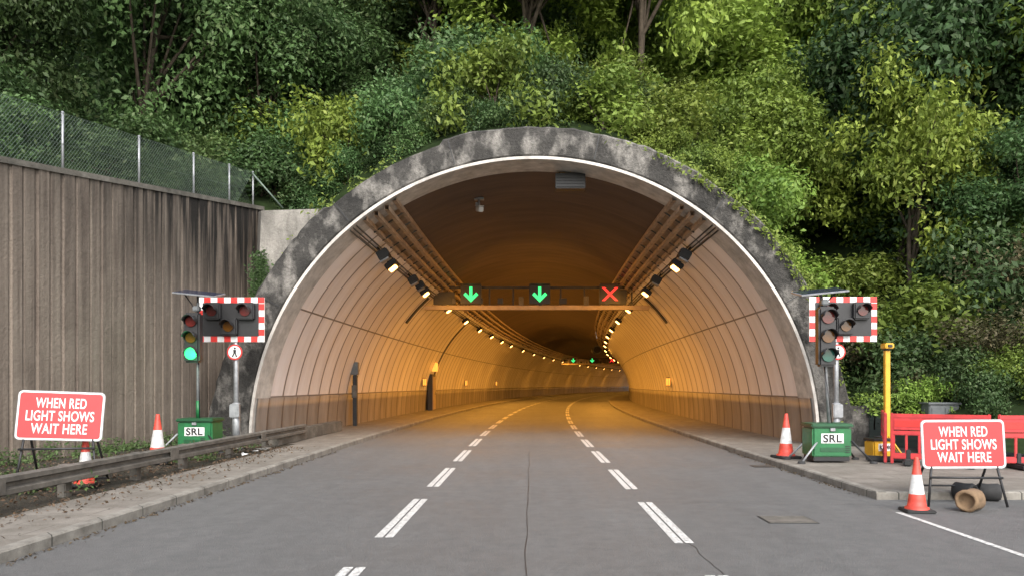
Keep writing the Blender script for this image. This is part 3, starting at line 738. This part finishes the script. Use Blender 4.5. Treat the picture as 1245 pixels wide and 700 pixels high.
gl=bpy.data.lights.new('green_light','POINT'); gl.energy=10; gl.color=(.02,1,.3); gl.shadow_soft_size=.1
go=bpy.data.objects.new('green_light',gl); COL.objects.link(go); go.location=(-.04,-.55,2.80-.14-1.15*.32)
go.parent=[o for o in bpy.data.objects if o.name.startswith('portable_traffic_signal')][0]
# ------------------------------------------------------------------ wig-wag tunnel signal
def wigwag(x,y,mir):
    e=empty('tunnel_closure_signal',(x,y,.12)); z=3.20; w=1.66; h=1.10; b=.14
    box('backing_board',(0,0,z),(w,.03,h),M['white'],e,.003)
    box('inner_board',(0,-.02,z),(w-2*b,.02,h-2*b),M['black'],e,.003)
    nx=10; nz=7
    for i in range(nx):
        for zz in (-1,1):
            if (i+(zz>0))%2==0: box('red_square',(-w/2+(i+.5)*w/nx,-.019,z+zz*(h/2-b/2)),(w/nx-.003,.008,b-.004),M['redborder'],e,0)
    for j in range(1,nz-1):
        for xx in (-1,1):
            if (j+(xx>0))%2==0: box('red_square',(xx*(w/2-b/2),-.019,z-h/2+(j+.5)*h/nz),(b-.004,.008,h/nz-.003),M['redborder'],e,0)
    for lx,lz,mm in ((-.41,.2,'lens_off'),(.41,.2,'lens_off'),(0,-.18,'lens_amb')):
        box('lamp_body',(lx,-.10,z+lz),(.40,.14,.42),M['dark'],e,.03)
        tube('lens',(lx,-.165,z+lz),(lx,-.20,z+lz),.125,M[mm],e,seg=24)
        vs=[];fs=[]
        for k in range(15):
            a=math.radians(-15+210*k/14)
            for yy in (-.165,-.40 if math.sin(a)>.1 else -.25): vs.append((lx+.15*math.cos(a),yy,z+lz+.15*math.sin(a)))
        for k in range(14): fs.append((2*k,2*k+2,2*k+3,2*k+1))
        mobj('hood',vs,fs,M['black'],e,True)
    px=.10 if mir<0 else -.14
    tube('pole',(px,.06,0),(px,.06,z+h/2),.06,M['grey'],e); tube('pole_base',(px,.06,0),(px,.06,1.15),.095,M['grey'],e)
    box('pole_box',(px,-.02,.95),(.24,.12,.34),M['grey'],e,.02); tube('flange',(px,.06,0),(px,.06,.04),.18,M['grey'],e)
    tube('pedestrian_sign_plate',(px,-.02,z-.80),(px,-.035,z-.80),.19,M['redborder'],e,seg=28)
    tube('sign_face',(px,-.035,z-.80),(px,-.04,z-.80),.155,M['white'],e,seg=28)
    c=z-.80
    poly('figure_body',[(px-.03,c+.06),(px+.04,c+.06),(px+.035,c-.02),(px+.07,c-.12),(px+.035,c-.12),(px+.005,c-.03),(px-.035,c-.12),(px-.07,c-.12),(px-.025,c-.02)],-.041,M['label'],e,.003)
    tube('figure_head',(px+.01,-.041,c+.095),(px+.01,-.044,c+.095),.026,M['label'],e)
wigwag(-7.41,18.3,-1); wigwag(7.69,18.2,1)
# ------------------------------------------------------------------ right-hand clutter
e=empty('monitoring_camera_post',(8.0,16.6,.12)); box('mast',(0,0,1.2),(.11,.11,2.4),M['yellow'],e,.01); box('camera_head',(0,-.02,2.46),(.2,.26,.12),M['yellow'],e,.02); box('camera_lens',(0,-.16,2.46),(.1,.03,.06),M['black'],e,.01); tube('cap',(0,0,2.40),(0,0,2.36),.09,M['dark'],e)
for a in (.6,2.7,-1.2): tube('leg',(0,0,.5),(.45*math.cos(a),.45*math.sin(a),.03),.02,M['yellow'],e,seg=6)
e=empty('battery_box',(7.65,16.2,.12),.15); box('case',(0,0,.2),(.52,.36,.36),M['yellow'],e,.03); box('lid',(0,0,.40),(.55,.39,.05),M['black'],e,.02); box('label',(.02,-.183,.24),(.34,.008,.16),M['white'],e,0); text('label_text','RTMC',.12,(.02,-.19,.24),M['label'],e,bold=.004,width=.3); tube('handle',(-.12,0,.46),(.12,0,.46),.015,M['black'],e)
e=empty('utility_cabinet',(10.3,18.6,.1)); box('body',(0,0,.55),(.75,.4,1.15),M['paintgrey'],e,.02); box('door',(-.17,-.21,.55),(.3,.02,1.0),M['paintgrey'],e,.006); box('door',(.17,-.21,.55),(.3,.02,1.0),M['paintgrey'],e,.006); box('roof',(0,0,1.15),(.82,.48,.05),M['paintgrey'],e,.01)
def barrier(x0,y0,x1,y1,z):
    L_=math.dist((x0,y0),(x1,y1)); e=empty('plastic_barrier',((x0+x1)/2,(y0+y1)/2,z),math.atan2(y1-y0,x1-x0)); m=M['plred']
    for zz,hh in ((1.0,.09),(.66,.09),(.20,.12)): box('rail',(0,0,zz-.03),(L_,.05,hh),m,e,.015)
    box('upper_panel',(0,.0,.82),(L_-.06,.03,.26),m,e,.01)
    box('reflective_strip',(0,-.02,.82),(L_-.16,.006,.13),M['redborder'],e,0)
    nn=max(3,int(L_/.24))
    for i in range(nn+1):
        x=-L_/2+.06+(L_-.12)*i/nn; box('slat',(x,0,.42),(.05,.035,.40),m,e,.01)
    for s in (-1,1): box('end_post',(s*(L_/2-.03),0,.52),(.06,.06,1.02),m,e,.015)
    for s in (-.62,.62): box('foot',(s*L_/2,0,.06),(.16,.72,.12),M['blackrub'],e,.03); 
    for s in (-.62,.62): box('foot_stem',(s*L_/2,0,.2),(.08,.08,.2),M['blackrub'],e,.01)
barrier(7.25,14.9,8.75,14.05,.12); barrier(8.85,14.0,10.75,13.8,.12); barrier(10.85,13.8,12.7,14.4,.12); barrier(7.2,15.0,7.9,16.6,.12)
def sack(name,x,y,z,rx,h,mat,rot):
    o=lathe(name,[(0,-h/2),(rx*.8,-h/2),(rx,-h*.4),(rx*.93,0),(rx,h*.4),(rx*.85,h/2),(rx*.7,h/2),(rx*.65,h*.3),(0,h*.3)],mat,None,20)
    for v in o.data.vertices: v.co+=Vector([.012*noise.noise(v.co*9+Vector((k,0,0))) for k in (0,5,9)])
    o.location=(x,y,z); o.rotation_euler=rot
sack('weight_bag',5.95,10.0,.15,.15,.32,M['brown'],(math.pi/2,0,-.9)); sack('weight_bag',6.4,10.9,.14,.13,.3,M['blackrub'],(math.pi/2,0,.5))
sack('weight_bag',-7.4,11.0,.28,.15,.32,M['blackrub'],(math.pi/2,0,.6))
sack('weight_bag',6.75,10.9,.13,.13,.3,M['blackrub'],(math.pi/2,0,1.2))
lt=empty('litter')
for i in range(16):
    x=random.uniform(-7.3,-6.0);y=random.uniform(16.2,18.6)
    vs=[(random.gauss(0,.10),random.gauss(0,.10),random.random()*.08) for _ in range(5)]
    o=mobj('scrap',vs,[(0,1,2),(0,2,3),(0,3,4)],M['white' if i%4==0 else 'rust'],lt); o.location=(x,y,.15)
# ------------------------------------------------------------------ light
w=bpy.data.worlds.new('World'); S.world=w; w.use_nodes=True; nt=w.node_tree; bg=nt.nodes['Background']
sky=N(nt,'ShaderNodeTexSky',sky_type='NISHITA'); sky.sun_disc=False; el=math.radians(42); az=math.radians(168)
sky.sun_elevation=el; sky.sun_rotation=az; sky.dust_density=3; sky.ozone_density=.6
hs=N(nt,'ShaderNodeHueSaturation'); hs.inputs['Saturation'].default_value=.45; L(nt,sky.outputs[0],hs.inputs['Color']); L(nt,hs.outputs[0],bg.inputs[0]); bg.inputs[1].default_value=.46
sun=bpy.data.lights.new('sun','SUN'); sun.energy=1.9; sun.angle=math.radians(35); sun.color=(1,.97,.93)
so=bpy.data.objects.new('sun',sun); COL.objects.link(so)
d=Vector((math.sin(az)*math.cos(el),math.cos(az)*math.cos(el),math.sin(el))); so.rotation_euler=d.to_track_quat('Z','Y').to_euler(); so.location=(0,0,60)
S.view_settings.view_transform='Standard'; S.view_settings.look='None'; S.view_settings.exposure=0
